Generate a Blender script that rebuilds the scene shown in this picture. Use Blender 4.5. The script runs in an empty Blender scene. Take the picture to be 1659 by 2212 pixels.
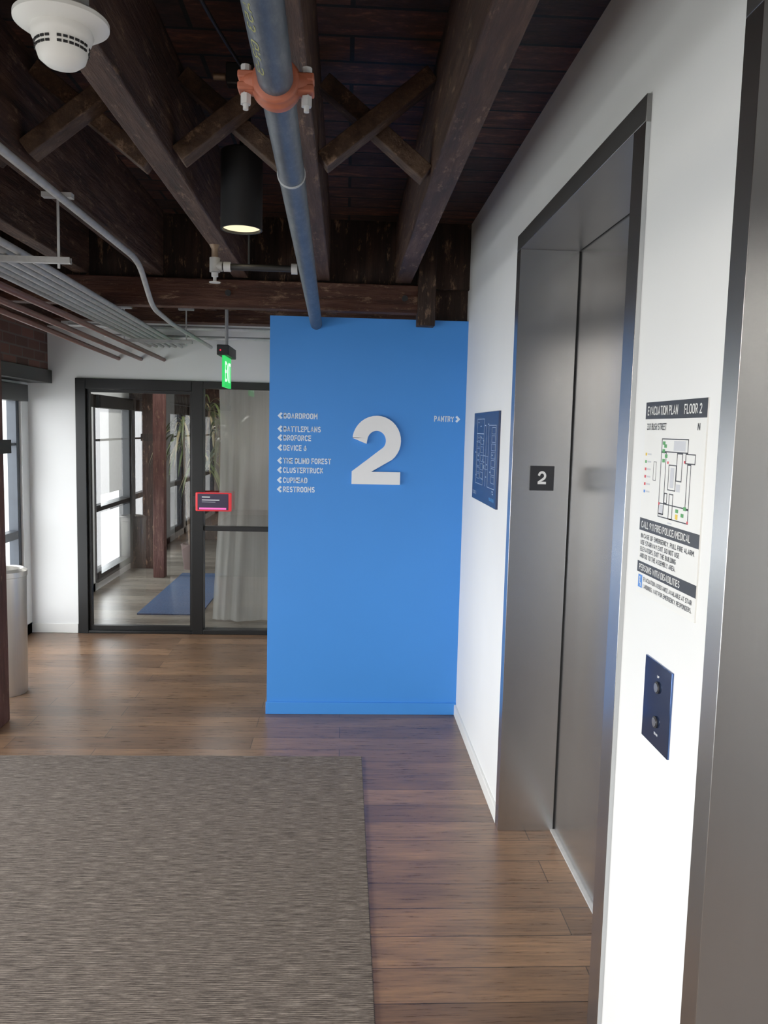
import bpy, math, random
from mathutils import Vector, Matrix
random.seed(4)
SC=bpy.context.scene
COL=SC.collection
SC.view_settings.view_transform='Standard'
SC.view_settings.exposure=.16
SC.view_settings.gamma=1.16

# ---------------------------------------------------------------- helpers
def lin(c):
    c=c/255.0
    return c/12.92 if c<=.04045 else ((c+.055)/1.055)**2.4
def C(r,g,b): return (lin(r),lin(g),lin(b),1)

def newmat(name):
    m=bpy.data.materials.new(name); m.use_nodes=True
    nt=m.node_tree; b=nt.nodes['Principled BSDF']
    return m,nt,b
def coords(nt,scale=(1,1,1),rot=(0,0,0)):
    t=nt.nodes.new('ShaderNodeNewGeometry'); s=t.outputs['Position']
    mp=nt.nodes.new('ShaderNodeMapping'); mp.inputs['Scale'].default_value=scale; mp.inputs['Rotation'].default_value=rot
    nt.links.new(s,mp.inputs['Vector']); return mp.outputs[0]
def noise(nt,vec,scale,detail=4,rough=.55):
    n=nt.nodes.new('ShaderNodeTexNoise'); n.inputs['Scale'].default_value=scale
    n.inputs['Detail'].default_value=detail; n.inputs['Roughness'].default_value=rough
    nt.links.new(vec,n.inputs['Vector']); return n.outputs['Fac']
def ramp(nt,fac,stops):
    r=nt.nodes.new('ShaderNodeValToRGB'); e=r.color_ramp.elements
    while len(e)<len(stops): e.new(.5)
    for i,(p,c) in enumerate(stops): e[i].position=p; e[i].color=c
    nt.links.new(fac,r.inputs[0]); return r.outputs[0]
def mix(nt,a,b,fac,mode='MIX'):
    m=nt.nodes.new('ShaderNodeMix'); m.data_type='RGBA'; m.blend_type=mode
    for s,v in ((6,a),(7,b)):
        if isinstance(v,tuple): m.inputs[s].default_value=v
        else: nt.links.new(v,m.inputs[s])
    if isinstance(fac,(int,float)): m.inputs[0].default_value=fac
    else: nt.links.new(fac,m.inputs[0])
    return m.outputs[2]
def bump(nt,b,h,strength,dist=.01):
    n=nt.nodes.new('ShaderNodeBump'); n.inputs['Strength'].default_value=strength; n.inputs['Distance'].default_value=dist
    nt.links.new(h,n.inputs['Height']); nt.links.new(n.outputs[0],b.inputs['Normal'])

def plain(name,col,rough=.5,metal=0,var=.06,nscale=12,emit=None,es=0):
    m,nt,b=newmat(name)
    v=coords(nt); f=noise(nt,v,nscale,2)
    d=tuple(max(0,c*(1-var)) for c in col[:3])+(1,); u=tuple(min(1,c*(1+var)) for c in col[:3])+(1,)
    nt.links.new(ramp(nt,f,[(.3,d),(.7,u)]),b.inputs['Base Color'])
    b.inputs['Roughness'].default_value=rough; b.inputs['Metallic'].default_value=metal
    if emit:
        b.inputs['Emission Color'].default_value=emit; b.inputs['Emission Strength'].default_value=es
    return m

def wood_dark(name,c1,c2,c3,stretch,rough=.62,scuff=C(142,112,90)):
    m,nt,b=newmat(name)
    v=coords(nt,stretch); f=noise(nt,v,3,9,.7)
    base=ramp(nt,f,[(.28,c1),(.50,c2),(.72,c3)])
    v2=coords(nt,tuple(1+(s-1)*.3 for s in stretch)); g=noise(nt,v2,8,8,.78)
    sc=ramp(nt,g,[(.56,(0,0,0,1)),(.66,(.85,.85,.85,1))])
    nt.links.new(mix(nt,base,scuff,sc) ,b.inputs['Base Color'])
    b.inputs['Roughness'].default_value=rough
    b.inputs['Specular IOR Level'].default_value=.3
    bump(nt,b,f,1,.018)
    return m

M={}
M['wall']=plain('white_paint',C(229,230,229),.6,0,.015,3)
M['wallback']=plain('grey_paint',C(196,191,184),.7,0,.03,3)
M['blue']=plain('blue_paint',C(52,136,226),.55,0,.015,3)
M['white']=plain('white_plastic',C(230,230,226),.4,0,.01)
M['letter']=plain('white_letter',C(242,243,244),.5,0,.01)
M['letterblue']=plain('pale_blue_letter',C(222,238,252),.5,0,.01)
M['mapline']=plain('map_line_ink',C(150,170,200),.5,0,.01)
M['black']=plain('black_metal',C(14,15,16),.4,.3,.1)
M['blackmatte']=plain('black_matte',C(17,18,21),.55,0,.1)
M['signblack']=plain('sign_black',C(28,30,36),.4,0,.05)
M['timber']=wood_dark('dark_timber_long',C(26,15,11),C(66,44,34),C(104,79,63),(9,.8,9))
M['timberx']=wood_dark('dark_timber_cross',C(32,17,12),C(72,43,33),C(98,68,54),(.8,9,9))
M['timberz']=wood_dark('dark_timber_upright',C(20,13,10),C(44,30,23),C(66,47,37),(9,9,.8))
M['redwood']=wood_dark('red_brown_post',C(58,34,30),C(88,54,49),C(116,80,73),(9,9,1))
M['brace']=wood_dark('bridging_timber',C(34,22,16),C(74,55,43),C(108,86,69),(4,9,4))
M['galv']=plain('galvanised_steel',C(166,166,165),.42,.15,.14,30)
M['galvlight']=plain('galvanised_light',C(190,191,192),.42,.1,.08,30)
M['copper']=plain('red_pipe',C(106,65,54),.45,.1,.15,20)
M['orange']=plain('orange_paint',C(156,82,58),.55,.05,.2,30)
M['brassy']=plain('dull_brass',C(122,102,84),.45,.5,.2,40)
M['alu']=plain('window_metal',C(56,62,70),.4,.4,.08)
M['greyplastic']=plain('grey_plastic',C(136,138,140),.5,0,.05)
M['blind']=plain('roller_blind',C(190,190,186),.9,0,.03,30)
M['red']=plain('red_plastic',C(220,36,44),.4,0,.03,5,C(226,40,48),.3)
M['screen']=plain('screen_glow',C(30,22,44),.2,0,.05,5,C(40,26,60),.3)
M['magenta']=plain('screen_magenta',C(230,90,170),.3,0,.02,5,C(230,90,170),.65)
M['green']=plain('exit_green',C(30,190,84),.4,0,.02,5,C(30,215,90),.7)
M['exitwhite']=plain('exit_white',C(220,255,230),.4,0,.02,5,C(220,255,230),1.1)
M['ledred']=plain('led_red',C(200,40,60),.4,0,.02,5,C(230,30,60),.8)
M['ring']=plain('white_tape',C(176,182,186),.5,0,.05)
M['navy']=plain('navy_panel',C(30,48,86),.35,0,.04)
M['cyan']=plain('cyan_ink',C(70,150,220),.5,0,.02)
M['yellow']=plain('yellow_ink',C(226,190,60),.5,0,.02)
M['greenink']=plain('green_ink',C(70,150,80),.5,0,.02)
M['redink']=plain('red_ink',C(206,60,70),.5,0,.02)
M['blueink']=plain('blue_ink',C(70,130,210),.5,0,.02)
M['greyink']=plain('grey_ink',C(196,198,204),.5,0,.02)
M['stencil']=plain('stencil_paint',C(140,142,86),.6,0,.2,80)
M['leaf']=plain('leaf',C(84,96,50),.5,0,.35,6)
M['leafdry']=plain('leaf_dry',C(134,122,84),.6,0,.3,6)
M['trunk']=plain('trunk',C(84,66,48),.8,0,.3,40)
M['pot']=plain('pot_red_clay',C(88,68,66),.6,0,.1)
M['tree']=plain('street_tree',C(110,136,90),.9,0,.5,4)
M['street']=plain('street_ground',C(150,150,148),.9,0,.1,1)
M['darkgap']=plain('shadow_gap_black',C(14,14,15),.8,0,.1)

def m_floor():
    for nm,c1,c2,key in (('warm_plank_floor',C(130,101,77),C(98,75,58),'floor'),('grey_plank_floor',C(130,126,118),C(96,92,86),'floorgrey')):
        m,nt,b=newmat(nm)
        v=coords(nt)
        br=nt.nodes.new('ShaderNodeTexBrick'); nt.links.new(v,br.inputs['Vector'])
        br.offset=.37; br.offset_frequency=2; br.squash=1
        for k,val in (('Scale',1),('Mortar Size',.0016),('Mortar Smooth',.1),('Bias',0),('Brick Width',1.2),('Row Height',.15)):
            br.inputs[k].default_value=val
        br.inputs['Color1'].default_value=c1; br.inputs['Color2'].default_value=c2; br.inputs['Mortar'].default_value=C(38,28,22)
        g=noise(nt,coords(nt,(1.8,30,1)),3,10,.74)
        grain=ramp(nt,g,[(.33,(.42,.39,.37,1)),(.47,(.88,.88,.88,1)),(.66,(1.38,1.34,1.28,1))])
        g2=noise(nt,coords(nt,(.9,4.2,1)),2.4,4,.55)
        tone=ramp(nt,g2,[(.30,(.72,.70,.70,1)),(.70,(1.24,1.18,1.10,1))])
        nt.links.new(mix(nt,mix(nt,br.outputs['Color'],grain,1,'MULTIPLY'),tone,1,'MULTIPLY'),b.inputs['Base Color'])
        rr=ramp(nt,g,[(.2,(.22,)*3+(1,)),(.8,(.38,)*3+(1,))])
        nt.links.new(rr,b.inputs['Roughness'])
        b.inputs['Specular IOR Level'].default_value=.5
        bump(nt,b,br.outputs['Fac'],-.25,.003)
        M[key]=m
m_floor()

def m_carpet(key,name,ca,cb,cc,sx,sy,ribs):
    m,nt,b=newmat(name)
    f=noise(nt,coords(nt,(sx,sy,1)),1.0,4,.8)
    h=f
    if ribs:
        wv=nt.nodes.new('ShaderNodeTexWave'); wv.wave_type='BANDS'; wv.bands_direction='Y'
        wv.inputs['Scale'].default_value=40; wv.inputs['Distortion'].default_value=0
        nt.links.new(coords(nt),wv.inputs['Vector'])
        a=nt.nodes.new('ShaderNodeMath'); a.operation='MULTIPLY_ADD'; a.inputs[1].default_value=.08; nt.links.new(wv.outputs['Fac'],a.inputs[0])
        s=nt.nodes.new('ShaderNodeMath'); s.operation='SUBTRACT'; s.inputs[1].default_value=.04; nt.links.new(f,s.inputs[0]); nt.links.new(s.outputs[0],a.inputs[2]); h=a.outputs[0]
    c=ramp(nt,h,[(.36,ca),(.5,cb),(.64,cc)])
    nt.links.new(c,b.inputs['Base Color'])
    b.inputs['Roughness'].default_value=.95
    b.inputs['Specular IOR Level'].default_value=.15
    bump(nt,b,h,.35,.002)
    M[key]=m
m_carpet('carpet','ribbed_carpet',C(42,36,33),C(86,78,72),C(150,139,129),13,460,True)
m_carpet('bluerug','blue_rug',C(36,56,86),C(46,70,104),C(60,88,124),60,60,False)

def m_brick():
    m,nt,b=newmat('old_brick')
    g=nt.nodes.new('ShaderNodeNewGeometry'); s=nt.nodes.new('ShaderNodeSeparateXYZ'); nt.links.new(g.outputs['Position'],s.inputs[0])
    c=nt.nodes.new('ShaderNodeCombineXYZ'); nt.links.new(s.outputs[1],c.inputs[0]); nt.links.new(s.outputs[2],c.inputs[1])
    br=nt.nodes.new('ShaderNodeTexBrick'); nt.links.new(c.outputs[0],br.inputs['Vector'])
    for k,val in (('Scale',1),('Mortar Size',.006),('Brick Width',.21),('Row Height',.07)): br.inputs[k].default_value=val
    br.inputs['Color1'].default_value=C(116,74,64); br.inputs['Color2'].default_value=C(76,52,47); br.inputs['Mortar'].default_value=C(96,84,78)
    nt.links.new(br.outputs['Color'],b.inputs['Base Color']); b.inputs['Roughness'].default_value=.9
    bump(nt,b,br.outputs['Fac'],-.6,.01)
    M['brick']=m
m_brick()

def m_deck():
    m,nt,b=newmat('rough_deck_boards')
    v=coords(nt)
    br=nt.nodes.new('ShaderNodeTexBrick'); nt.links.new(v,br.inputs['Vector'])
    br.offset=.5
    for k,val in (('Scale',1),('Mortar Size',.007),('Brick Width',.9),('Row Height',.16)): br.inputs[k].default_value=val
    br.inputs['Color1'].default_value=C(96,60,46); br.inputs['Color2'].default_value=C(54,36,28); br.inputs['Mortar'].default_value=C(10,7,6)
    g=noise(nt,coords(nt,(2,6,2)),4,9,.8)
    nt.links.new(mix(nt,br.outputs['Color'],ramp(nt,g,[(.34,(.35,.33,.32,1)),(.55,(1.3,1.25,1.2,1)),(.66,(3.6,3.2,3.0,1))]),1,'MULTIPLY'),b.inputs['Base Color'])
    b.inputs['Roughness'].default_value=.6
    bump(nt,b,g,1,.035)
    M['deck']=m
m_deck()

def m_steel(key,name,col,rough,stretch,metal=1):
    m,nt,b=newmat(name)
    f=noise(nt,coords(nt,stretch),1.0,2,.5)
    d=tuple(c*.94 for c in col[:3])+(1,)
    nt.links.new(ramp(nt,f,[(.3,d),(.7,col)]),b.inputs['Base Color'])
    b.inputs['Roughness'].default_value=rough
    b.inputs['Metallic'].default_value=metal
    M[key]=m
m_steel('steel','brushed_steel',C(194,195,196),.27,(420,420,1.2),1)
m_steel('steeldark','brushed_steel_dark',C(142,141,141),.34,(4,4,300),.9)
m_steel('steelcan','satin_can_steel',C(220,216,208),.36,(160,160,3),.7)
m_steel('mirrorblue','polished_call_plate',C(74,98,146),.10,(20,20,20),.9)

def m_pipe():
    m,nt,b=newmat('blue_grey_pipe')
    f=noise(nt,coords(nt,(14,5,14)),2.2,8,.75)
    nt.links.new(ramp(nt,f,[(.25,C(40,46,56)),(.5,C(64,74,88)),(.64,C(88,95,104)),(.74,C(140,132,120))]),b.inputs['Base Color'])
    b.inputs['Roughness'].default_value=.45; b.inputs['Metallic'].default_value=.15
    M['pipe']=m
m_pipe()

def m_glass(key,name,tint,f0,fs):
    m=bpy.data.materials.new(name); m.use_nodes=True; nt=m.node_tree; nt.nodes.clear()
    o=nt.nodes.new('ShaderNodeOutputMaterial'); mx=nt.nodes.new('ShaderNodeMixShader')
    t=nt.nodes.new('ShaderNodeBsdfTransparent'); t.inputs[0].default_value=tint
    g=nt.nodes.new('ShaderNodeBsdfGlossy'); g.inputs['Roughness'].default_value=.0
    lw=nt.nodes.new('ShaderNodeLayerWeight'); lw.inputs[0].default_value=.5
    p=nt.nodes.new('ShaderNodeMath'); p.operation='POWER'; p.inputs[1].default_value=5; nt.links.new(lw.outputs['Facing'],p.inputs[0])
    ma=nt.nodes.new('ShaderNodeMath'); ma.operation='MULTIPLY_ADD'; ma.inputs[1].default_value=fs; ma.inputs[2].default_value=f0
    nt.links.new(p.outputs[0],ma.inputs[0])
    nt.links.new(ma.outputs[0],mx.inputs[0]); nt.links.new(t.outputs[0],mx.inputs[1]); nt.links.new(g.outputs[0],mx.inputs[2])
    nt.links.new(mx.outputs[0],o.inputs[0]); M[key]=m
m_glass('glass','clear_partition_glass',(.80,.83,.83,1),.13,.7)
m_glass('wglass','window_glass',(.95,.97,.98,1),.02,.4)
def m_curtain():
    m,nt,b=newmat('sheer_curtain_cloth')
    f=noise(nt,coords(nt,(60,60,3)),1,3)
    nt.links.new(ramp(nt,f,[(.3,C(176,174,169)),(.7,C(192,190,185))]),b.inputs['Base Color']); b.inputs['Roughness'].default_value=.9
    o=nt.nodes['Material Output']; mx=nt.nodes.new('ShaderNodeMixShader'); mx.inputs[0].default_value=.34
    t=nt.nodes.new('ShaderNodeBsdfTransparent'); tl=nt.nodes.new('ShaderNodeBsdfTranslucent'); tl.inputs[0].default_value=C(200,198,192)
    m2=nt.nodes.new('ShaderNodeMixShader'); m2.inputs[0].default_value=.35
    nt.links.new(b.outputs[0],m2.inputs[1]); nt.links.new(tl.outputs[0],m2.inputs[2])
    nt.links.new(m2.outputs[0],mx.inputs[1]); nt.links.new(t.outputs[0],mx.inputs[2]); nt.links.new(mx.outputs[0],o.inputs[0])
    M['curtain']=m
m_curtain()

def m_emit(key,name,col,s):
    m=bpy.data.materials.new(name); m.use_nodes=True; nt=m.node_tree; nt.nodes.clear()
    o=nt.nodes.new('ShaderNodeOutputMaterial'); e=nt.nodes.new('ShaderNodeEmission')
    n=nt.nodes.new('ShaderNodeTexNoise'); n.inputs['Scale'].default_value=6
    r=ramp(nt,n.outputs['Fac'],[(.2,tuple(c*.93 for c in col[:3])+(1,)),(.8,col)])
    nt.links.new(r,e.inputs[0]); e.inputs[1].default_value=s; nt.links.new(e.outputs[0],o.inputs[0]); M[key]=m
m_emit('lampglow','lamp_glow',(1,.84,.50,1),1.2)

WL={}
class MB:
    def __init__(s): s.v=[]; s.f=[]; s.mi=[]; s.mats=[]
    def _m(s,mat):
        if mat not in s.mats: s.mats.append(mat)
        return s.mats.index(mat)
    def raw(s,vs,fs,mat):
        k=len(s.v); s.v+= [Vector(p) for p in vs]; i=s._m(mat)
        for f in fs: s.f.append([a+k for a in f]); s.mi.append(i)
        return s
    def box(s,x0,x1,y0,y1,z0,z1,mat):
        x0,x1=sorted((x0,x1)); y0,y1=sorted((y0,y1)); z0,z1=sorted((z0,z1))
        vs=[(x0,y0,z0),(x1,y0,z0),(x1,y1,z0),(x0,y1,z0),(x0,y0,z1),(x1,y0,z1),(x1,y1,z1),(x0,y1,z1)]
        fs=[(3,2,1,0),(4,5,6,7),(0,1,5,4),(1,2,6,5),(2,3,7,6),(3,0,4,7)]
        return s.raw(vs,fs,mat)
    def bar(s,p0,p1,w,h,mat,up=Vector((0,1,0))):
        p0,p1=Vector(p0),Vector(p1); d=(p1-p0).normalized(); a=d.cross(up).normalized(); b=up.normalized()
        vs=[]
        for p in (p0,p1):
            for i,j in ((-1,-1),(1,-1),(1,1),(-1,1)): vs.append(p+a*i*w/2+b*j*h/2)
        return s.raw(vs,[(3,2,1,0),(4,5,6,7),(0,1,5,4),(1,2,6,5),(2,3,7,6),(3,0,4,7)],mat)
    def tube(s,pts,r,mat,seg=14,cap=True):
        pts=[Vector(p) for p in pts]; n=len(pts); rs=r if isinstance(r,(list,tuple)) else [r]*n
        vs=[]; fs=[]; a=None
        for i,p in enumerate(pts):
            t=(pts[min(i+1,n-1)]-pts[max(i-1,0)]).normalized()
            if a is None: a=t.orthogonal().normalized()
            a=(a-t*a.dot(t)).normalized(); b=t.cross(a)
            for k in range(seg):
                an=2*math.pi*k/seg; vs.append(p+(a*math.cos(an)+b*math.sin(an))*rs[i])
        for i in range(n-1):
            for k in range(seg):
                k2=(k+1)%seg; fs.append((i*seg+k,i*seg+k2,(i+1)*seg+k2,(i+1)*seg+k))
        if cap:
            fs.append(tuple(reversed(range(seg)))); fs.append(tuple((n-1)*seg+k for k in range(seg)))
        return s.raw(vs,fs,mat)
    def lathe(s,cx,cy,prof,mat,seg=40):
        vs=[];fs=[];n=len(prof)
        for r,z in prof:
            for k in range(seg):
                an=2*math.pi*k/seg; vs.append((cx+r*math.cos(an),cy+r*math.sin(an),z))
        for i in range(n-1):
            for k in range(seg):
                k2=(k+1)%seg; fs.append((i*seg+k,i*seg+k2,(i+1)*seg+k2,(i+1)*seg+k))
        return s.raw(vs,fs,mat)
    def obj(s,name,loc=None,parent=None,label=None,cat=None,kind=None,group=None,bevel=0,sharp=35):
        if loc is None:
            xs=[p.x for p in s.v]; ys=[p.y for p in s.v]; zs=[p.z for p in s.v]
            loc=((min(xs)+max(xs))/2,(min(ys)+max(ys))/2,min(zs))
        loc=Vector(loc)
        me=bpy.data.meshes.new(name); me.from_pydata([tuple(p-loc) for p in s.v],[],s.f)
        for m in s.mats: me.materials.append(M[m] if isinstance(m,str) else m)
        for p,i in zip(me.polygons,s.mi): p.material_index=i; p.use_smooth=True
        me.update(); me.set_sharp_from_angle(angle=math.radians(sharp))
        return place(name,me,loc,parent,label,cat,kind,group,bevel)
def place(name,me,loc,parent=None,label=None,cat=None,kind=None,group=None,bevel=0):
    o=bpy.data.objects.new(name,me); COL.objects.link(o)
    loc=Vector(loc); o.location=loc; WL[o.name]=loc
    if parent is not None:
        o.parent=parent; o.matrix_parent_inverse=Matrix.Translation(-WL[parent.name])
    if label: o['label']=label
    if cat: o['category']=cat
    if kind: o['kind']=kind
    if group: o['group']=group
    if bevel:
        b=o.modifiers.new('bevel','BEVEL'); b.width=bevel; b.segments=2; b.limit_method='ANGLE'; b.angle_limit=math.radians(40)
    return o
def empty(name,loc,label,cat,group=None):
    return place(name,None,loc,None,label,cat,None,group)
def S(name,label,cat='structure',bevel=0,*boxes):
    mb=MB()
    for b in boxes: mb.box(*b)
    return mb.obj(name,label=label,cat=cat,kind='structure',bevel=bevel)

def fillet(pts,r,n=5):
    pts=[Vector(p) for p in pts]; out=[pts[0]]
    for i in range(1,len(pts)-1):
        p=pts[i]; a=(pts[i-1]-p); b=(pts[i+1]-p); ra=min(r,a.length*.45); rb=min(r,b.length*.45)
        A=p+a.normalized()*ra; B=p+b.normalized()*rb
        for k in range(n+1):
            t=k/n; out.append(A*(1-t)**2+p*2*t*(1-t)+B*t*t)
    out.append(pts[-1]); return out

# plain bold sans capitals drawn as strokes
def ell(cx,cy,rx,ry,a0,a1,n=10): return [(cx+rx*math.cos(math.radians(a0+(a1-a0)*i/n)),cy+ry*math.sin(math.radians(a0+(a1-a0)*i/n))) for i in range(n+1)]
O_=ell(.28,.72,.28,.28,0,180)+ell(.28,.28,.28,.28,180,360)+[(.56,.72)]
C_=ell(.28,.72,.27,.28,15,180)+ell(.28,.28,.27,.28,180,345)
S_=ell(.26,.745,.235,.255,25,180,8)+ell(.26,.745,.235,.235,180,255,4)[1:]+ell(.26,.265,.26,.245,75,0,4)+ell(.26,.265,.26,.265,0,-155,8)[1:]
P_=[(0,1)]+ell(.27,.74,.24,.26,90,-90)+[(0,.48)]
GL={'A':(.62,[[(0,0),(.31,1),(.62,0)],[(.11,.28),(.51,.28)]]),
'B':(.53,[[(0,0),(0,1)],[(0,1)]+ell(.26,.765,.22,.235,90,-90)+[(0,.53)],[(0,.53)]+ell(.27,.265,.26,.265,90,-90)+[(0,0)]]),
'C':(.54,[C_]),'D':(.55,[[(0,0),(0,1)],[(0,1)]+ell(.25,.70,.30,.30,90,0)+ell(.25,.30,.30,.30,0,-90)+[(0,0)]]),
'E':(.46,[[(.46,0),(0,0),(0,1),(.46,1)],[(0,.51),(.40,.51)]]),'F':(.46,[[(0,0),(0,1),(.46,1)],[(0,.48),(.40,.48)]]),
'G':(.56,[ell(.28,.72,.28,.28,15,180)+ell(.28,.28,.28,.28,180,330),[(.30,.46),(.55,.46),(.55,.12)]]),'H':(.54,[[(0,0),(0,1)],[(.54,0),(.54,1)],[(0,.5),(.54,.5)]]),
'I':(0,[[(0,0),(0,1)]]),'K':(.56,[[(0,0),(0,1)],[(.52,1),(.02,.40)],[(.18,.57),(.56,0)]]),'L':(.44,[[(0,1),(0,0),(.44,0)]]),
'M':(.68,[[(0,0),(0,1)],[(.02,.96),(.34,.34)],[(.34,.34),(.66,.96)],[(.68,1),(.68,0)]]),'N':(.56,[[(0,0),(0,1)],[(.01,.97),(.55,.03)],[(.56,0),(.56,1)]]),'O':(.56,[O_]),
'P':(.51,[[(0,0),(0,1)],P_]),'R':(.53,[[(0,0),(0,1)],P_,[(.26,.46),(.53,0)]]),'S':(.52,[S_]),
'T':(.54,[[(0,1),(.54,1)],[(.27,1),(.27,0)]]),'U':(.54,[[(0,1)]+ell(.27,.27,.27,.27,180,360)+[(.54,1)]]),'V':(.60,[[(0,1),(.30,0),(.60,1)]]),
'W':(.88,[[(0,1),(.22,0),(.44,.85),(.66,0),(.88,1)]]),'X':(.56,[[(0,0),(.56,1)],[(0,1),(.56,0)]]),'Y':(.58,[[(0,1),(.29,.45),(.58,1)],[(.29,.45),(.29,0)]]),
'Z':(.50,[[(0,1),(.50,1),(0,0),(.50,0)]]),
'6':(.50,[[(.38,1),(.10,.52)]+ell(.25,.29,.25,.29,150,510,20)]),
'9':(.50,[[(.12,0),(.40,.48)]+ell(.25,.71,.25,.29,-30,330,20)]),
'1':(.22,[[(0,.80),(.22,1),(.22,0)]]),'2':(.50,[ell(.25,.74,.24,.26,170,-25,8)+[(.02,.02)],[(0,0),(.50,0)]]),
'3':(.50,[ell(.25,.76,.22,.24,160,-90,9),ell(.25,.26,.25,.27,90,-160,9)]),
'5':(.50,[[(.45,1),(.06,1)],[(.06,1),(.03,.52)],ell(.24,.31,.26,.31,130,-155,10)]),
'-':(.30,[[(0,.48),(.30,.48)]]),'/':(.40,[[(0,-.05),(.40,1.05)]]),'.':(0,[[(0,-.02),(0,.03)]]),',':(.05,[[(0,-.12),(.05,.03)]])}
def ribbon(pts,t,vs,fs):
    P=[Vector(p) for p in pts]; n=len(P)
    closed=(P[0]-P[-1]).length<1e-6
    if not closed:
        for a,b,i in ((P[0],P[1],0),(P[-1],P[-2],-1)):
            d=a-b
            if (abs(d.x)<1e-4 or abs(d.y)<1e-4) and n<5: P[i]=a+d.normalized()*t/2
    k=len(vs)
    for i,p in enumerate(P):
        if closed and i in (0,n-1): a=P[n-2]; b=P[1]
        else: a=P[max(i-1,0)]; b=P[min(i+1,n-1)]
        d1=(p-a).normalized() if (p-a).length>1e-7 else None; d2=(b-p).normalized() if (b-p).length>1e-7 else None
        d1=d1 or d2; d2=d2 or d1
        n1=Vector((-d1.y,d1.x)); n2=Vector((-d2.y,d2.x)); m=(n1+n2)
        m=m.normalized() if m.length>1e-4 else n1
        l=min(t/2/max(m.dot(n1),.35),t*.85)
        vs.append(p+m*l); vs.append(p-m*l)
    for i in range(n-1): fs.append((k+2*i,k+2*i+2,k+2*i+3,k+2*i+1))
def text_raw(body,w,h,bold=.17):
    vs=[];fs=[];x=0
    for ch in body:
        if ch==' ': x+=.40; continue
        gw,st=GL[ch]
        for s_ in st: ribbon([(x+a,b) for a,b in s_],bold,vs,fs)
        x+=gw+bold+.13
    x0=min(v.x for v in vs);x1=max(v.x for v in vs)
    y0=-bold/2; y1=1+bold/2
    return [((v.x-x0)/(x1-x0)*w,(v.y-y0)/(y1-y0)*h) for v in vs],[tuple(reversed(f)) for f in fs]
def two_raw(w,h,t=.0405):
    s=w/.264; sy=h/.372
    cx,cy,r=.132,.2365,.132-t
    ang=[180-i*10 for i in range(0,24)]
    cl=[(t,.250)]+[(cx+r*math.cos(math.radians(a)),cy+(r+(.0035 if a>0 else 0))*math.sin(math.radians(a))) for a in ang]+[(.048,.050)]
    vs=[];fs=[]
    n=len(cl)
    for i,p in enumerate(cl):
        a=cl[max(i-1,0)]; b=cl[min(i+1,n-1)]
        d=Vector((b[0]-a[0],b[1]-a[1])).normalized(); nn=Vector((-d.y,d.x))
        vs.append((p[0]+nn.x*t,p[1]+nn.y*t)); vs.append((p[0]-nn.x*t,p[1]-nn.y*t))
    vs[-1]=(0.0,.068); vs[-2]=(.104,.068)
    for i in range(n-1): fs.append((2*i,2*i+2,2*i+3,2*i+1))
    k=len(vs); vs+=[(0,0),(.264,0),(.264,.068)]; fs.append((k,k+1,k+2,2*n-2,2*n-1))
    return [(a*s,b*sy) for a,b in vs],fs
def extr(mb,vs,fs,fn,mat,depth=0.0):
    if depth==0:
        mb.raw([fn(u,v,0) for u,v in vs],fs,mat); return
    n=len(vs); V=[fn(u,v,depth) for u,v in vs]+[fn(u,v,0) for u,v in vs]; F=[tuple(f) for f in fs]
    cnt={}
    for f in fs:
        for i in range(len(f)):
            e=(f[i],f[(i+1)%len(f)]); cnt[e]=1
    for (a,b) in cnt:
        if (b,a) not in cnt: F.append((b,a,a+n,b+n))
    mb.raw(V,F,mat)
def onY(x,y,z): return lambda u,v,d:(x+u,y-d,z+v)
def onX(x,y,z): return lambda u,v,d:(x-d,y-u,z+v)
def onXp(x,y,z): return lambda u,v,d:(x+d,y+u,z+v)

# ---------------------------------------------------------------- key dimensions (metres)
XR=.6556; D=4.41; YP=6.14; CEIL=2.70; JB=2.37; XL=-2.35
# ---------------------------------------------------------------- shell
S('floor','warm brown wood plank floor','floor',0,(-2.6,1.3,-3.2,YP,-.1,0,'floor'))
S('floor.001','grey wood plank floor of the glazed meeting room','floor',0,(-2.6,1.3,YP,11.3,-.1,0.0,'floorgrey'))
S('ceiling','rough dark brown timber deck between the joists','ceiling',0,(-2.7,1.3,-3.2,11.3,CEIL,CEIL+.1,'deck'))
S('wall_back','bright blue painted wall facing the lobby','wall',0,(-.411,XR,D,D+.14,0,2.19,'blue'))
S('baseboard_back','blue painted baseboard under the blue wall','baseboard',.002,(-.416,XR-.001,D-.012,D,0,.068,'blue'))
ZO=2.284; e=.015
S('wall_right','white painted wall with the elevator openings','wall',0,
  (XR,1.05,3.0756+e,D+.14,0,CEIL,'wall'),(XR,1.05,1.31+e,1.885-e,0,CEIL,'wall'),(XR,1.05,-3.2,.12-e,0,CEIL,'wall'),
  (XR,1.05,1.885-e,3.0756+e,ZO+e,CEIL,'wall'),(XR,1.05,.12-e,1.31+e,ZO+e,CEIL,'wall'),
  (XR,1.05,D+.14,11.3,0,CEIL,'wall'))
S('baseboard_right','white baseboard along the elevator wall','baseboard',.002,(XR-.012,XR,3.14,D-.012,0,.06,'white'))
S('baseboard_right.001','white baseboard on the pier between elevators','baseboard',.002,(XR-.012,XR,1.375,1.808,0,.06,'white'))
S('wall_far','white wall around the black glazed partition','wall',0,
  (XL,-2.0,YP,YP+.12,0,CEIL,'wall'),(-2.0,.66,YP,YP+.12,1.924,CEIL,'wall'),(.1,.66,YP,YP+.12,0,1.924,'wall'))
S('baseboard_far','white baseboard beside the glazed partition','baseboard',.002,(XL,-2.005,YP-.012,YP,0,.07,'white'))
S('wall_rear','grey painted wall closing the lobby','wall',0,(-2.6,1.3,-3.3,-3.2,0,CEIL,'wallback'))
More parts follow.
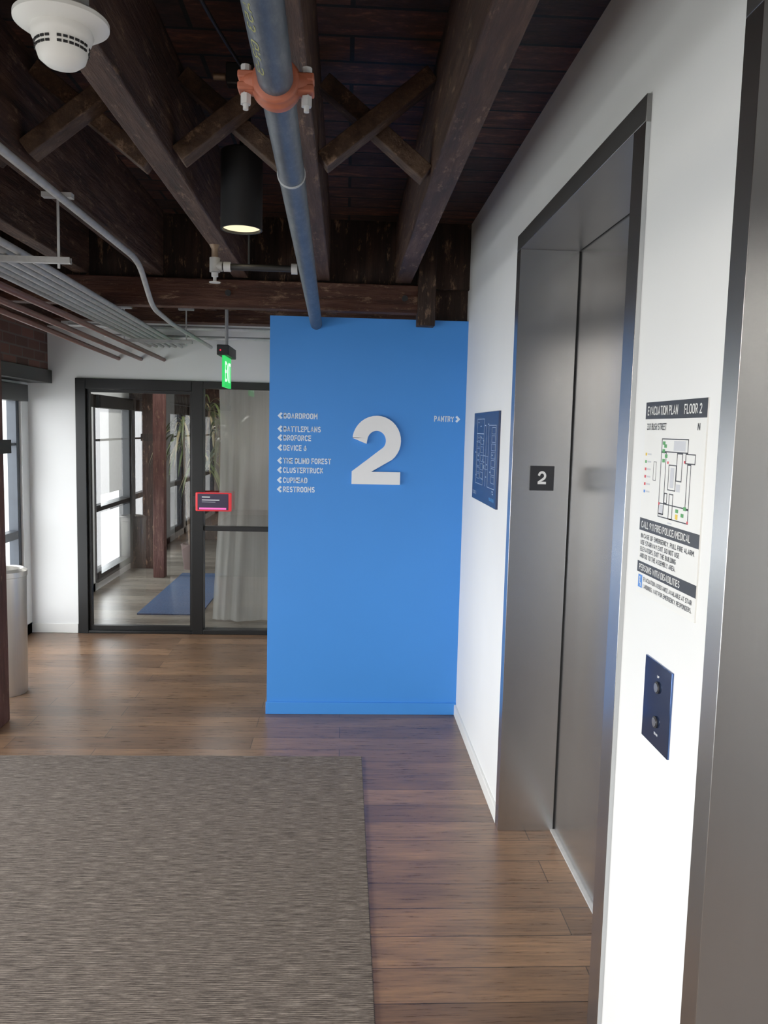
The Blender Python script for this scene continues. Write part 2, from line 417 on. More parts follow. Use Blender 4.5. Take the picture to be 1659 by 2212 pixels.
S('wall_far.001','dark end wall of the meeting room','wall',0,(-2.6,1.3,11.3,11.4,0,CEIL,'timberz'))

bays=[(4.72,6.02),(3.28,4.58),(1.84,3.14),(.40,1.70),(-1.04,.26),(-2.48,-1.18),(6.30,7.55),(7.70,8.95),(9.10,10.4)]
ys=sorted(bays); mb=MB(); prev=-3.2
for a,b in ys:
    mb.box(XL-.25,XL,prev,a,0,1.86,'wall'); prev=b
mb.box(XL-.25,XL,prev,11.3,0,1.86,'wall'); mb.box(XL-.25,XL,-3.2,11.3,0,.08,'wall'); mb.box(XL-.25,XL,-3.2,11.3,1.86,CEIL,'wall')
mb.obj('wall_left',label='white wall holding the tall street windows',cat='wall',kind='structure')
S('trim_1','exposed red brick band above the windows','brick',0,(XL,-2.2,-3.2,YP,1.975,2.30,'brick'))
S('trim_2','black steel lintel under the brick band','lintel',.003,(XL,-2.17,-3.2,YP,1.88,1.975,'black'))
S('trim_3','dark timber plate above the brick band','beam',0,(XL,-2.1,-3.2,YP,2.30,CEIL,'timber'))
for i,(a,b) in enumerate(bays):
    inner=i>=6
    mb=MB(); x0,x1=XL-.09,XL-.02; m='black' if inner else 'alu'; t=.10 if inner else .05
    if inner: x1=XL+.03
    mb.box(x0,x1,a,a+t,.08,1.86,m).box(x0,x1,b-t,b,.08,1.86,m).box(x0,x1,a+t,b-t,.08,.15,m)
    mb.box(x0,x1,a+t,b-t,.74,.80,m).box(x0-.0,XL+.05,a,b,1.74,1.86,'black')
    if not inner: mb.box(x0+.01,x1-.01,a+t,b-t,1.42,1.44,m)
    w=mb.obj('window_%d'%(i+1),label='tall grey metal framed window with a mid rail',cat='window',kind='structure',bevel=.003)
    xx=XL-.057
    MB().raw([(xx,a+t,.15),(xx,b-t,.15),(xx,b-t,1.74),(xx,a+t,1.74)],[(0,1,2,3)],'wglass').obj('window_pane',parent=w)
    if inner:
        MB().box(XL-.012,XL-.008,a+t+.01,b-t-.18,.90,1.74,'blind').obj('roller_blind',parent=w)

# ---------------------------------------------------------------- elevators
def elevator(i,y0,y1,ynear,yfar,lab):
    mb=MB(); P=.012; st='steel'; dk='steeldark'
    xf=XR-P; XD=.874
    mb.box(xf,XD-.006,y1,yfar,0,ZO,st)
    mb.box(xf,XD-.006,ynear,y0,0,ZO,st)
    mb.box(xf,XD-.006,ynear,yfar,ZO,2.342,dk)
    mb.box(XD-.006,XD+.02,y1+.004,yfar,0,ZO,'darkgap').box(XD-.006,XD+.02,ynear,y0-.004,0,ZO,'darkgap').box(XD-.006,XD+.02,ynear,yfar,ZO+.004,2.342,'darkgap')
    fr=mb.obj('door_%d'%i,label=lab,cat='elevator door',kind='structure',bevel=.001)
    mid=(y0+y1)/2
    MB().box(XD,XD+.03,mid+.002,y1+.002,.012,ZO+.002,st).obj('door_panel',parent=fr)
    MB().box(XD,XD+.03,y0-.002,mid-.002,.012,ZO+.002,st).obj('door_panel',parent=fr)
    MB().box(XD-.016,XD+.03,y0,y1,-.002,.008,'galvlight').obj('threshold',parent=fr)
    return fr
e1=elevator(1,1.885,3.0756,1.811,3.135,'brushed stainless steel elevator door and recessed frame')
e2=elevator(2,.12,1.31,.046,1.3688,'brushed stainless steel elevator door beside the call plate')
pl=MB().box(.714,.808,3.0716,3.0756,1.379,1.474,'signblack').obj('floor_number_plate',label='black square plate with a white raised 2',cat='sign')
mb=MB(); v,f=two_raw(.032,.050,.034); extr(mb,v,f,onY(.745,3.0717,1.404),'letter',.001); mb.obj('numeral',parent=pl)

cp=MB().box(XR-.004,XR+.001,1.516,1.656,.958,1.135,'mirrorblue').obj('call_button_plate',label='polished blue-grey elevator call plate with two round buttons',cat='elevator button panel',bevel=.001)
for z,t in ((1.085,'UP'),(1.012,'DOWN')):
    yb=1.582
    MB().tube([(XR-.003,yb,z),(XR-.007,yb,z)],.0125,'blackmatte',24).obj('button_ring',parent=cp)
    MB().tube([(XR-.006,yb,z),(XR-.009,yb,z)],.0095,'steel',24).obj('push_button',parent=cp)
    mb=MB(); v,f=text_raw(t,.011 if t=='UP' else .018,.005); extr(mb,v,f,onX(XR-.0044,yb+.006,z+.020 if t=='UP' else z-.027),'letter'); mb.obj('lettering',parent=cp)

# ---------------------------------------------------------------- evacuation sign
def ev():
    y0,z1=1.7357,1.671; W,H=.2995,.415; x=XR-.003
    s=MB().box(x,XR+.001,y0-W,y0,z1-H,z1,'white').obj('evacuation_sign',label='white wall sign with a floor map and emergency text',cat='sign')
    def R(mb,u0,u1,v0,v1,m,d=.0004): mb.box(x-d,x+.0001,y0-u0,y0-u1,z1-v0,z1-v1,m)
    def T(t,u,v,w,h,m,bold=.16):
        mb=MB(); vs,f=text_raw(t,w,h,bold); extr(mb,vs,f,onX(x-.0008,y0-u,z1-v-h),m); mb.obj('lettering',parent=s)
    for a,b in ((0,.036),(.250,.277),(.345,.369)):
        mb=MB(); R(mb,0,W,a,b,'signblack'); mb.obj('header_band',parent=s)
    T('EVACUATION PLAN',.012,.009,.158,.019,'white'); T('FLOOR 2',.200,.009,.078,.019,'white')
    T('CALL 911 FIRE/POLICE/MEDICAL',.012,.256,.250,.015,'white'); T('PERSONS WITH DISABILITIES',.012,.350,.215,.014,'white')
    T('333 BUSH STREET',.012,.045,.105,.014,'signblack')
    for k,(t,w) in enumerate((('IN CASE OF EMERGENCY, PULL FIRE ALARM,',.272),('USE STAIRWAY EXIT. DO NOT USE',.205),('ELEVATORS. EXIT THE BUILDING',.190),('AND GO TO THE ASSEMBLY AREA.',.190))):
        T(t,.012,.283+k*.0145,w,.0102,'signblack')
    T('EVACUATION ASSISTANCE AVAILABLE AT STAIR',.040,.376,.245,.0095,'signblack')
    T('LANDINGS. WAIT FOR EMERGENCY RESPONDERS.',.040,.391,.245,.0095,'signblack')
    T('N',.264,.046,.010,.013,'signblack')
    mb=MB(); k='signblack'
    def BO(u0,u1,v0,v1,t=.0022):
        R(mb,u0,u1,v0,v0+t,k); R(mb,u0,u1,v1-t,v1,k); R(mb,u0,u0+t,v0,v1,k); R(mb,u1-t,u1,v0,v1,k)
    BO(.098,.228,.076,.104); BO(.098,.125,.104,.232); BO(.098,.245,.208,.238)
    BO(.218,.262,.104,.124); BO(.228,.245,.124,.212); BO(.140,.178,.128,.180); BO(.178,.205,.104,.16)
    BO(.125,.140,.186,.208); BO(.06,.075,.125,.165,.0012); BO(.150,.170,.186,.238)
    R(mb,.150,.168,.134,.174,'greyink'); R(mb,.160,.215,.080,.100,'greyink'); R(mb,.102,.122,.212,.234,'greyink'); R(mb,.182,.20,.165,.18,'greyink')
    for u,v in ((.104,.082),(.112,.088),(.104,.098),(.118,.108),(.106,.118),(.186,.214),(.212,.220),(.222,.206)): R(mb,u,u+.012,v,v+.007,'greenink',.0006)
    for u,v in ((.132,.122),(.212,.118),(.098,.208),(.24,.232)): R(mb,u,u+.006,v,v+.005,'redink',.0006)
    R(mb,.186,.197,.224,.234,'yellow',.0006)
    for i,(c,v) in enumerate((('yellow',.108),('greenink',.124),('redink',.140),('redink',.156),('redink',.172),('blueink',.188))):
        R(mb,.012,.020,v,v+.006,c,.0006); R(mb,.024,.044,v+.001,v+.0045,'greyink')
    R(mb,.150,.170,.244,.247,'greyink')
    mb.obj('floor_map',parent=s)
    mb=MB(); R(mb,.010,.032,.374,.402,'blueink',.0006)
    yy=y0-.020; zz=z1-.380
    mb.tube([(x-.0012,yy,zz),(x-.0006,yy,zz)],.0022,'white',12); mb.box(x-.0012,x-.0006,yy-.001,yy+.001,zz-.012,zz-.003,'white'); mb.box(x-.0012,x-.0006,yy-.005,yy+.001,zz-.013,zz-.011,'white'); mb.box(x-.0012,x-.0006,yy-.006,yy-.004,zz-.019,zz-.011,'white')
    mb.obj('wheelchair_symbol',parent=s)
ev()

def navy():
    y0,z1=4.035,1.690; W,H=.640,.420; x=XR-.010
    s=MB().box(x,XR+.001,y0-W,y0,z1-H,z1,'navy').obj('floor_map_sign',label='navy blue floor map panel with thin pale lines',cat='sign',bevel=.001)
    mb=MB(); rnd=random.Random(11)
    def R(u0,u1,v0,v1,m='mapline'): mb.box(x-.0008,x+.0001,y0-u0,y0-u1,z1-v0,z1-v1,m)
    def O(u0,u1,v0,v1,t=.0024): R(u0,u1,v0,v0+t);R(u0,u1,v1-t,v1);R(u0,u0+t,v0,v1);R(u1-t,u1,v0,v1)
    O(.10,.30,.03,.10);O(.10,.30,.10,.34);O(.42,.60,.06,.34)
    for k in range(7): O(.12,.20,.11+k*.03,.135+k*.03,.0017); O(.50,.59,.07+k*.036,.10+k*.036,.0017)
    for k in range(5): O(.22,.29,.12+k*.04,.15+k*.04,.0017)
    R(.30,.42,.20,.202);R(.36,.362,.06,.34);R(.30,.42,.26,.262)
    for k in range(22):
        u=rnd.uniform(.05,.55); v=rnd.uniform(.04,.36); R(u,u+.025,v,v+.005)
    mb.obj('map_lines',parent=s)
    mb=MB(); v,f=text_raw('FLOOR 2',.10,.018); extr(mb,v,f,onX(x-.001,y0-.03,z1-.395),'mapline'); mb.obj('lettering',parent=s)
    mb=MB(); v,f=text_raw('YOU ARE HERE',.12,.014); extr(mb,v,f,onX(x-.001,y0-.48,z1-.395),'cyan'); mb.obj('lettering',parent=s)
navy()

# ---------------------------------------------------------------- blue wall lettering
mb=MB(); v,f=two_raw(.264,.372); extr(mb,v,f,onY(.040,D+.001,1.300),'letter',.027)
mb.obj('wall_numeral',label='large white raised figure 2 on the blue wall',cat='sign')
rows=[('BOARDROOM',.182,1.6605),('BATTLEPLANS',.201,1.5900),('BROFORCE',.149,1.5420),('DEVICE 6',.125,1.4880),('THE BLIND FOREST',.259,1.4180),('CLUSTERTRUCK',.217,1.3670),('CUPHEAD',.132,1.3120),('RESTROOMS',.173,1.2620)]
def chevron(mb,x,z,s,dirn):
    pts=[(0,0),(.018,.0185),(.027,.011),(.0155,0),(.027,-.011),(.018,-.0185)]
    vs=[(x+dirn*a,z+b) for a,b in pts]; fs=[(0,3,2,1),(0,5,4,3)] if dirn>0 else [(0,1,2,3),(0,3,4,5)]
    extr(mb,vs,fs,lambda u,v,d:(u,D+.001-d,v),'letterblue',.0032)
for t,w,z in rows:
    mb=MB(); v,f=text_raw(t,w,.0310,.215); extr(mb,v,f,onY(-.333,D+.001,z-.0155),'letterblue',.003)
    o=mb.obj('direction_lettering',label='pale wall lettering reading %s beside a chevron'%t.lower(),cat='sign',group='wayfinding lines on the blue wall')
    mb=MB(); chevron(mb,-.366,z,1,1); mb.obj('arrow',parent=o)
mb=MB(); v,f=text_raw('PANTRY',.108,.0310,.215); extr(mb,v,f,onY(.484,D+.001,1.6485),'letterblue',.003)
o=mb.obj('direction_lettering',label='pale wall lettering reading pantry beside a chevron',cat='sign',group='wayfinding lines on the blue wall')
mb=MB(); chevron(mb,.627,1.664,1,-1); mb.obj('arrow',parent=o)

# ---------------------------------------------------------------- ceiling timbers
joists=[(.250,.335),(-.175,-.095),(-.600,-.520),(-1.040,-.960),(-1.420,-1.340),(-1.86,-1.78)]
jl='dark brown rough-sawn ceiling joist'
for a,b in joists:
    MB().box(a,b,-3.2,4.36,JB,CEIL,'timber').obj('ceiling_joist',label=jl,cat='beam',group='ceiling joists over the lobby',bevel=.005)
for a,b in joists[1:]:
    MB().box(a+.02,b+.02,4.50,11.3,2.42,CEIL,'timber').obj('ceiling_joist',label='dark brown ceiling joist past the cross beam',cat='beam',group='ceiling joists past the cross beam')
cb=MB().box(-2.1,.377,4.32,4.405,2.212,2.356,'timberx').obj('cross_beam',label='heavy reddish brown timber beam above the blue wall',cat='beam',bevel=.005)
for x in (-.62,.30):
    MB().tube([(x,4.323,2.285),(x,4.305,2.285)],.016,'blackmatte',8).obj('bolt',parent=cb)
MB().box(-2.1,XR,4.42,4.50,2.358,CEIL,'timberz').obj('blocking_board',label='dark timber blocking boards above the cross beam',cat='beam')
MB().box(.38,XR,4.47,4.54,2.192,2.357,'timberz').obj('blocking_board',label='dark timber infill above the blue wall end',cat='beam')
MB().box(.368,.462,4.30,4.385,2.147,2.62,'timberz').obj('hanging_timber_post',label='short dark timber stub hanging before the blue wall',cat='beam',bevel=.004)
MB().box(-2.1,.62,5.98,6.12,2.335,2.50,'timberx').obj('cross_beam',label='dark timber beam over the glazed partition',cat='beam',bevel=.004)
def brace(xa,za,xb,zb,y):
    MB().bar((xa,y,za),(xb,y,zb),.050,.075,'brace').obj('bridging_brace',label='diagonal wooden bridging brace between two joists',cat='beam',group='diagonal bridging between joists',bevel=.003)
pairs=[(joists[k+1],joists[k]) for k in range(5)]
for (L,Rr) in pairs:
    for y in (2.52,.3,-1.8):
        brace(L[1]+.012,JB+.02,Rr[0]-.012,CEIL-.05,y)
        brace(L[1]+.012,CEIL-.05,Rr[0]-.012,JB+.02,y+.082)

# ---------------------------------------------------------------- pipe with coupling
pp=empty('sprinkler_main_pipe',(-.13,1.2,2.2),'blue-grey steel sprinkler main running below the joists','pipe')
def pz(y): t=(y-1.2)/(4.41-1.2); return Vector((-.128-.037*t,y,2.20-.047*t))
MB().tube([pz(-2.5),pz(1.0),pz(4.43)],.031,'pipe',28).obj('pipe_body',parent=pp)
c=pz(1.487)
mb=MB(); ax=(pz(2)-pz(1)).normalized()
def rp(off): return c+ax*off
mb.tube([rp(-.027),rp(-.024),rp(-.012),rp(-.008),rp(.008),rp(.012),rp(.024),rp(.027)],[.034,.040,.041,.045,.045,.041,.040,.034],'orange',32)
for sx in (-1,1):
    mb.tube([c+Vector((sx*.036,0,0)),c+Vector((sx*.052,0,0)),c+Vector((sx*.064,0,0))],[.022,.019,.010],'orange',12)
    mb.box(c.x+sx*.036,c.x+sx*.066,c.y-.017,c.y+.017,c.z-.016,c.z-.003,'orange')
    mb.box(c.x+sx*.036,c.x+sx*.066,c.y-.017,c.y+.017,c.z+.003,c.z+.016,'orange')
cl=mb.obj('pipe_coupling',parent=pp,bevel=.003,label='orange grooved pipe coupling')
for sx in (-1,1):
    x=c.x+sx*.053
    mb=MB(); mb.tube([(x,c.y,c.z-.045),(x,c.y,c.z+.030)],.0048,'galvlight',12); mb.tube([(x,c.y,c.z-.036),(x,c.y,c.z-.019)],.0095,'galvlight',6); mb.tube([(x,c.y,c.z+.019),(x,c.y,c.z+.029)],.009,'galvlight',8)
    mb.obj('bolt',parent=cl)
q=pz(1.965); MB().tube([q-ax*.004,q+ax*.004],.0335,'ring',28).obj('pipe_band',parent=pp)
r=.0315
def wrapat(s0):
    def wrap(u,vv,d):
        y=.78+s0+u; p=pz(y); a=math.radians(-112)-vv/r
        return (p.x+r*math.cos(a),y,p.z+r*math.sin(a))
    return wrap
for t,s0,w_ in (('API-5L',0,.20),('ASTM',.24,.12),('A53',.39,.08),('GR-B',.50,.11)):
    mb=MB(); v,f=text_raw(t,w_,.015,.14); extr(mb,v,f,wrapat(s0),'stencil'); mb.obj('stencilled_lettering',parent=pp)

# sprinkler branch
sb=empty('sprinkler_branch',(-.18,3.0,2.17),'short steel branch with pendent sprinkler head','sprinkler')
py=3.02; zz=2.172
MB().tube([(-.182,py,zz),(-.455,py,zz)],.012,'blackmatte',16).obj('branch_pipe',parent=sb)
MB().tube([(-.184,py,zz),(-.206,py,zz)],.019,'galvlight',20).obj('fitting',parent=sb)
MB().tube([(-.425,py,zz),(-.450,py,zz)],.0175,'galvlight',20).obj('fitting',parent=sb)
mb=MB(); mb.tube([(-.482,py,zz-.020),(-.482,py,zz+.030)],.019,'galv',18).tube([(-.455,py,zz),(-.482,py,zz)],.018,'galv',16); mb.obj('elbow_fitting',parent=sb)
MB().tube([(-.482,py,zz+.03),(-.482,py,zz+.06),(-.482,py,zz+.075)],[.012,.012,.02],'brassy',14).obj('upper_fitting',parent=sb)
mb=MB().lathe(-.482,py,[(.0,zz-.020),(.012,zz-.022),(.012,zz-.036),(.006,zz-.038),(.006,zz-.052),(.020,zz-.055),(.020,zz-.058),(0,zz-.058)],'galvlight',24)
mb.obj('sprinkler_head',parent=sb)
MB().tube([(-.36,py,zz+.012),(-.36,py,CEIL)],.004,'blackmatte',8).obj('hanger_rod',parent=sb)

# pendant downlight
pd=empty('pendant_downlight',(-.374,2.92,2.28),'black cylinder pendant downlight glowing warm','ceiling lamp')
MB().lathe(-.374,2.92,[(.0,2.545),(.066,2.545),(.072,2.540),(.072,2.280),(.066,2.280),(.064,2.300),(.064,2.33)],'blackmatte',48).obj('lamp_housing',parent=pd)
MB().lathe(-.374,2.92,[(.064,2.288),(.040,2.284),(.0,2.284)],'lampglow',40).obj('lamp_diffuser',parent=pd)
MB().tube([(-.374,2.92,2.545),(-.374,2.92,CEIL)],.008,'blackmatte',12).obj('stem',parent=pd)

# smoke detector
sd=empty('smoke_detector',(-.503,1.5,2.22),'white round smoke detector with slotted dome','smoke detector')
cx,cy=-.503,1.5
MB().lathe(cx,cy,[(0,2.298),(.070,2.298),(.079,2.291),(.079,2.284),(.070,2.278),(.050,2.274),(0,2.274)],'white',48).obj('mounting_base',parent=sd,sharp=50)
MB().lathe(cx,cy,[(.050,2.276),(.053,2.267),(.049,2.257),(.045,2.254),(.043,2.238),(.039,2.225),(.028,2.216),(.0,2.214)],'white',48).obj('detector_dome',parent=sd,sharp=50)
mb=MB()
for k in range(28):
    a=2*math.pi*k/28
    if k%7==0: continue
    for z,rr in ((2.2475,.0446),(2.2395,.0436)):
        p=Vector((cx+rr*math.cos(a),cy+rr*math.sin(a),z)); t=Vector((-math.sin(a),math.cos(a),0))
        mb.bar(p-t*.0036,p+t*.0036,.0028,.004,'blackmatte',Vector((0,0,1)))
mb.obj('vent_slots',parent=sd)
MB().tube([(cx,cy,2.298),(cx,cy,2.37)],.045,'galv',24).obj('junction_box',parent=sd)
MB().tube([(-.95,cy,2.335),(cx-.04,cy,2.335)],.012,'galvlight',14).obj('conduit',parent=sd)

# flexible cable and small black clamp between the joists
pts=fillet([(-.50,1.0,2.66),(-.40,1.35,2.60),(-.37,1.75,2.56),(-.34,2.2,2.60),(-.30,2.44,2.60)],.12,6)
MB().tube(pts,.005,'blackmatte',10).obj('flexible_cable',label='thin dark armoured cable looping between joists',cat='cable')
mb=MB().box(-.36,-.27,2.44,2.48,2.575,2.635,'blackmatte'); mb.tube([(-.36,2.46,2.60),(-.40,2.46,2.60)],.010,'brassy',12); mb.obj('junction_clamp',label='small black junction fitting beside the bridging braces',cat='fitting',bevel=.004)

# conduits
pts=fillet([(-.905,-1.5,2.30),(-.905,3.62,2.30),(-.97,4.16,2.175),(-1.0,4.75,2.172),(-1.0,6.1,2.172)],.14,6)
MB().tube(pts,.0125,'galv',14).obj('electrical_conduit',label='single bent galvanised conduit dipping under the beam',cat='pipe')
for k in range(6):
    x=-1.120-.046*k
    pts=fillet([(x+.05,-1.5,2.172),(x,3.0,2.172),(x-.10,6.12,2.172)],.3,4)
    MB().tube(pts,.0128,'galv',12).obj('electrical_conduit',label='straight galvanised conduit in a parallel bundle',cat='pipe',group='parallel conduits on trapeze hangers')
for y,dx in ((.6,.03),(2.87,0),(5.5,-.08)):
    t=empty('trapeze_hanger',(-1.17+dx,y,2.14),'galvanised strut trapeze hanger with threaded rods','pipe hanger','trapeze hangers under the conduits')
    mb=MB(); a,b=-1.41+dx,-.945+dx
    mb.box(a,b,y-.011,y+.011,2.136,2.139,'galv').box(a,b,y-.011,y-.009,2.139,2.156,'galv').box(a,b,y+.009,y+.011,2.139,2.156,'galv')
    mb.obj('strut_channel',parent=t)
    for x in (a+.02,b-.04):
        MB().tube([(x,y,2.120),(x,y,CEIL)],.0045,'galvlight',10).obj('threaded_rod',parent=t)
        MB().box(x-.05,x+.05,y-.015,y+.015,2.352,2.368,'galvlight').obj('bracket',parent=t)
for (x0,x1,z) in ((-1.23,-1.352,2.075),(-1.36,-1.52,2.075),(-1.46,-1.684,2.075)):
    dx=(x1-x0)/3.17
    MB().tube([(x0+dx*(-.6-.0),2.4,z),(x1,6.14,z)],.014,'copper',14).obj('red_pipe',label='thin red-brown painted pipe below the conduits',cat='pipe',group='red-brown pipes')
for (a,b) in (((-1.9,5.7,2.26),(-.42,5.7,2.26)),((-1.7,5.85,2.21),(-.42,5.82,2.21))):
    MB().tube([a,b],.013,'galvlight',12).obj('electrical_conduit',label='pale conduit crossing before the white wall',cat='pipe')

# exit sign
ex=empty('exit_sign',(-.79,5.45,1.85),'green illuminated exit sign on a drop stem','exit sign')
MB().box(-.80,-.784,5.31,5.61,1.85,2.05,'green').obj('sign_panel',parent=ex)
mb=MB(); v,f=text_raw('EXIT',.24,.13); extr(mb,v,f,onXp(-.7835,5.34,1.885),'exitwhite'); mb.obj('lettering',parent=ex)
MB().box(-.83,-.755,5.28,5.64,2.05,2.115,'blackmatte').obj('sign_housing',parent=ex,bevel=.004)
MB().tube([(-.792,5.45,2.115),(-.792,5.45,2.42)],.011,'galv',12).obj('drop_stem',parent=ex)
MB().tube([(-.806,5.279,2.08),(-.806,5.276,2.08)],.005,'ledred',12).obj('indicator_light',parent=ex)

# ---------------------------------------------------------------- glazed partition
mb=MB(); m='black'; y0,y1=YP+.01,YP+.07
mb.box(-2.0,-1.925,y0-.03,y1,0,1.924,m).box(-1.147,-1.06,y0-.03,y1,0,1.924,m).box(-1.925,-1.147,y0-.03,y1,1.848,1.924,m).box(-1.06,.1,y0-.03,y1,1.87,1.924,m)
mb.box(-1.06,.1,y0-.03,y1,0,.035,m).box(-1.06,.1,y0-.01,y1-.01,.80,.835,m).box(-1.925,-1.147,y0-.03,y1,0,.02,m)
pt=mb.obj('door_3',label='black framed glass partition with a glass door',cat='glass door',kind='structure',bevel=.003)
mb=MB(); mb.box(-1.923,-1.905,y0,y1-.02,.02,1.846,m).box(-1.165,-1.149,y0,y1-.02,.02,1.846,m).box(-1.905,-1.165,y0,y1-.02,.02,.055,m).box(-1.905,-1.165,y0,y1-.02,1.825,1.846,m)
mb.obj('door_leaf_frame',parent=pt)
def pane(xa,xb,za,zb):
    MB().raw([(xa,y0+.02,za),(xb,y0+.02,za),(xb,y0+.02,zb),(xa,y0+.02,zb)],[(0,1,2,3)],'glass').obj('glass_pane',parent=pt)
pane(-1.905,-1.165,.055,1.825); pane(-1.06,.1,.835,1.87); pane(-1.06,.1,.035,.80)
tb=MB().box(-1.108,-.842,6.068,6.090,.958,1.098,'red').obj('room_booking_tablet',label='small room booking tablet in a red case',cat='tablet',bevel=.006)
MB().box(-1.092,-.864,6.064,6.0675,.968,1.090,'screen').obj('screen',parent=tb)
mb=MB(); mb.box(-1.08,-.88,6.062,6.0638,.972,.985,'magenta').box(-1.06,-1.0,6.062,6.0638,1.062,1.068,'letter').box(-1.06,-.93,6.062,6.0638,1.040,1.046,'letter').box(-1.06,-.96,6.062,6.0638,1.026,1.029,'greyink')
mb.obj('screen_text',parent=tb)
MB().box(-1.13,-1.07,6.09,6.121,.99,1.07,'blackmatte').obj('wall_bracket',parent=tb)

def curtain(x1,y,z0,z1):
    mb=MB(); vs=[];fs=[]; N=240; K=10
    def off(t,h):
        p=1.9*math.sin(t*9.0+.5)
        return .018*math.sin(t*58+p)*(1-.2*h)+.012*math.sin(t*97+2*p)+(.012+.012*h)*math.sin(t*23+1)
    for j in range(K+1):
        h=j/K; z=z1+(z0-z1)*h
        x0=-1.045+.04*math.sin(h*4)
        for i in range(N+1):
            t=i/N; vs.append((x0+(x1-x0)*t+.012*h*math.sin(t*31+h),y+off(t,h),z))
    for j in range(K):
        for i in range(N):
            a=j*(N+1)+i; fs.append((a,a+N+1,a+N+2,a+1))
    mb.raw(vs,fs,'curtain'); return mb.obj('curtain',label='pale sheer floor-length curtain behind the glass',cat='curtain',sharp=80)
curtain(.5,6.55,.01,2.42)
MB().box(-1.72,-1.19,6.745,8.66,.0,.012,'bluerug').obj('blue_rug',label='flat blue rug on the grey plank floor',cat='rug')
MB().box(-1.975,-1.86,8.42,8.54,0,CEIL,'redwood').obj('timber_column',label='red-brown square column inside the glazed room',cat='column',bevel=.006)
MB().box(XL,-2.10,8.96,9.10,0,CEIL,'timberz').obj('timber_column',label='dark timber pier between the meeting room windows',cat='column')
rnd=random.Random(5)
def plant(cx,cy,h,n,spread,lab,z0=0,dry=False,ths=(.58,.14)):
    r=empty('potted_plant',(cx,cy,z0),lab,'plant')
    MB().lathe(cx,cy,[(0,z0),(.09,z0),(.12,z0+.26),(.125,z0+.28),(.105,z0+.28),(.10,z0+.24),(0,z0+.24)],'pot',24).obj('plant_pot',parent=r)
    mb=MB(); tops=[]
    for k in range(4):
        a=k*2.1; tx=cx+.12*math.cos(a)*(1+k*.2); ty=cy+.12*math.sin(a); th=h*(ths[0]+ths[1]*k)
        mb.tube([(cx+.03*math.cos(a),cy+.03*math.sin(a),z0+.24),(cx+(tx-cx)*.6,cy+(ty-cy)*.6,z0+.24+(th-.24)*.5),(tx,ty,z0+th)],[.018,.015,.012],'trunk',8); tops.append((tx,ty,z0+th))
    mb.obj('plant_trunk',parent=r)
    mb=MB()
    for tx,ty,tz in tops:
        for k in range(n):
            a=rnd.uniform(0,6.28); el=rnd.uniform(-.1,1.3); L=spread*rnd.uniform(.7,1.2); w=rnd.uniform(.010,.018)
            d=Vector((math.cos(a),math.sin(a),0)); sd_=Vector((-d.y,d.x,0)); base=Vector((tx,ty,tz+rnd.uniform(-.12,.05)))
            vs=[];N=6
            for i in range(N+1):
                t=i/N; p=base+d*(L*t*math.cos(el)*(1-.2*t))+Vector((0,0,L*(math.sin(el)*t-1.05*t*t)))
                ww=w*(math.sin(math.pi*(.12+.86*t))); vs.append(p+sd_*ww); vs.append(p-sd_*ww)
            mb.raw(vs,[(2*i,2*i+2,2*i+3,2*i+1) for i in range(N)],'leafdry' if (dry and k%3==0) or k%6==0 else 'leaf')
    mb.obj('foliage',parent=r)
plant(-1.68,9.00,1.78,26,.42,'bushy tall dracaena standing past the blue rug',0,True,(.68,.11))
plant(-.98,7.05,1.62,24,.32,'tall dracaena with drooping strap leaves in a pot',0,True,(.84,.06))
mb=MB().box(-.62,-.20,6.66,6.72,.86,.98,'greyplastic')
for k in range(5): mb.box(-.61,-.21,6.652,6.66,.872+k*.021,.880+k*.021,'white')
mb.box(-.61,-.59,6.66,6.70,0,.86,'greyplastic').box(-.23,-.21,6.66,6.70,0,.86,'greyplastic')
mb.obj('louvred_radiator',label='grey louvred heater unit behind the curtain',cat='heater')

# ---------------------------------------------------------------- rugs, can, column in lobby
MB().box(-2.05,.110,-2.2,3.793,0,.010,'carpet').obj('floor_rug',label='large grey-brown ribbed rug on the plank floor',cat='rug',bevel=.003)
col=MB().box(-1.99,-1.765,4.06,4.28,0,JB,'redwood').obj('timber_column',label='red-brown timber column beside the steel bin',cat='column',bevel=.008)
MB().box(-2.0,-1.735,4.04,4.30,1.43,1.50,'black').obj('steel_collar',parent=col)
tx,ty=-1.972,4.74
tc=empty('trash_can',(tx,ty,0),'tall cylindrical satin steel trash can','trash can')
MB().lathe(tx,ty,[(0,0),(.112,0),(.117,.01),(.122,.70),(.117,.70),(.115,.60),(0,.60)],'steelcan',48).obj('can_body',parent=tc)
MB().lathe(tx,ty,[(.119,.695),(.127,.70),(.127,.73),(.105,.745),(.088,.74),(.088,.70)],'steelcan',48).obj('can_rim',parent=tc)

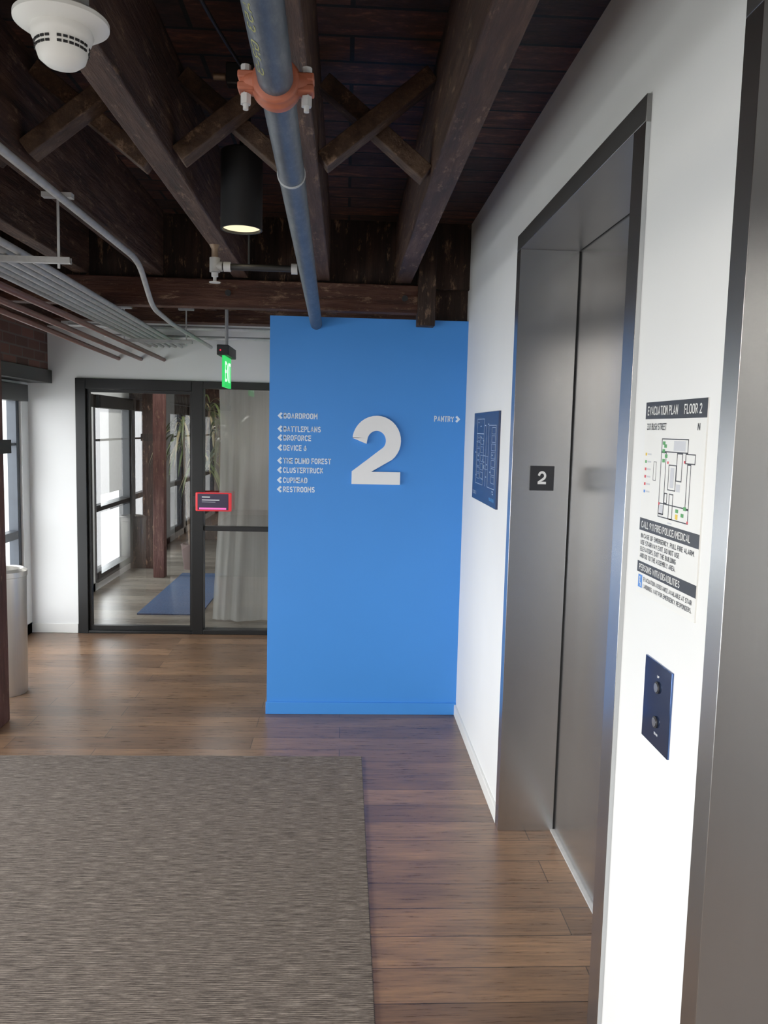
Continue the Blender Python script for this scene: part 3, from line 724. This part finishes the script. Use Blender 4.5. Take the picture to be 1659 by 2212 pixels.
# ---------------------------------------------------------------- street outside
MB().box(-30,-2.9,-20,30,-5,-4.9,'street').obj('street_ground',label='pale street below the windows',cat='street',kind='stuff')
for k,(x,y,s) in enumerate(((-8,7.5,1.3),(-9,12.5,1.6),(-8.5,18,1.5),(-9,3,1.4))):
    t=empty('street_tree',(x,y,-4.9),'leafy street tree outside the windows','tree','street trees')
    MB().tube([(x,y,-4.9),(x,y,-4.0),(x,y,-1.5)],[.15,.13,.09],'trunk',10).obj('tree_trunk',parent=t)
    mb=MB()
    for j in range(260):
        a=rnd.uniform(0,6.28); ee=rnd.uniform(-1.2,1.5); q=s*rnd.uniform(.3,1)**.5; p=Vector((x+q*math.cos(a)*math.cos(ee),y+q*math.sin(a)*math.cos(ee),-.9+q*1.1*math.sin(ee)))
        u=Vector((rnd.uniform(-1,1),rnd.uniform(-1,1),rnd.uniform(-1,1))).normalized()*.14; w=u.orthogonal().normalized()*.10
        mb.raw([p-u,p-w,p+u,p+w],[(0,1,2,3)],'tree')
    mb.obj('tree_crown',parent=t)

# ---------------------------------------------------------------- light
w=bpy.data.worlds.new('World'); SC.world=w; w.use_nodes=True
bg=w.node_tree.nodes['Background']; bg.inputs[0].default_value=(.985,.99,1.0,1); bg.inputs[1].default_value=7.0
for a,b in bays:
    L=bpy.data.lights.new('window_portal','AREA'); L.shape='RECTANGLE'; L.size=1.66; L.size_y=b-a
    L.cycles.is_portal=True
    o=bpy.data.objects.new('window_portal',L); COL.objects.link(o); o.location=(XL-.12,(a+b)/2,.91)
    o.rotation_euler=(0,math.radians(-90),0)
def lamp(kind,name,loc,rot,energy,color,**k):
    L=bpy.data.lights.new(name,kind); L.energy=energy; L.color=color
    for a,v_ in k.items(): setattr(L,a,v_)
    o=bpy.data.objects.new(name,L); COL.objects.link(o); o.location=loc; o.rotation_euler=rot; return o
lamp('SPOT','pendant_spot',(-.374,2.92,2.27),(0,0,0),26,(1,.82,.60),spot_size=math.radians(80),spot_blend=.7,shadow_soft_size=.05)
for y in (-2.0,0.0):
    lamp('AREA','lobby_fill',(-.8,y,2.33),(0,0,0),36,(1,.92,.82),shape='DISK',size=.5)  # added fill lights overhead, out of view, with no fixture modelled
lamp('AREA','meeting_room_fill',(-1.3,7.9,2.40),(0,0,0),22,(1,.97,.93),shape='DISK',size=.4)  # added fill brightening the glazed room and curtain, no fixture there

# ---------------------------------------------------------------- camera
f=1741.3; yaw,pit,rol=.0503,.1022,.0237
cam=bpy.data.cameras.new('camera'); co=bpy.data.objects.new('camera',cam); COL.objects.link(co)
cam.sensor_fit='VERTICAL'; cam.sensor_height=36; cam.lens=36*f/2212; cam.clip_start=.02
Rm=Matrix.Rotation(-yaw,4,'Z')@Matrix.Rotation(math.pi/2-pit,4,'X')@Matrix.Rotation(rol,4,'Z')
co.matrix_world=Matrix.Translation((0,0,1.6))@Rm
SC.camera=co
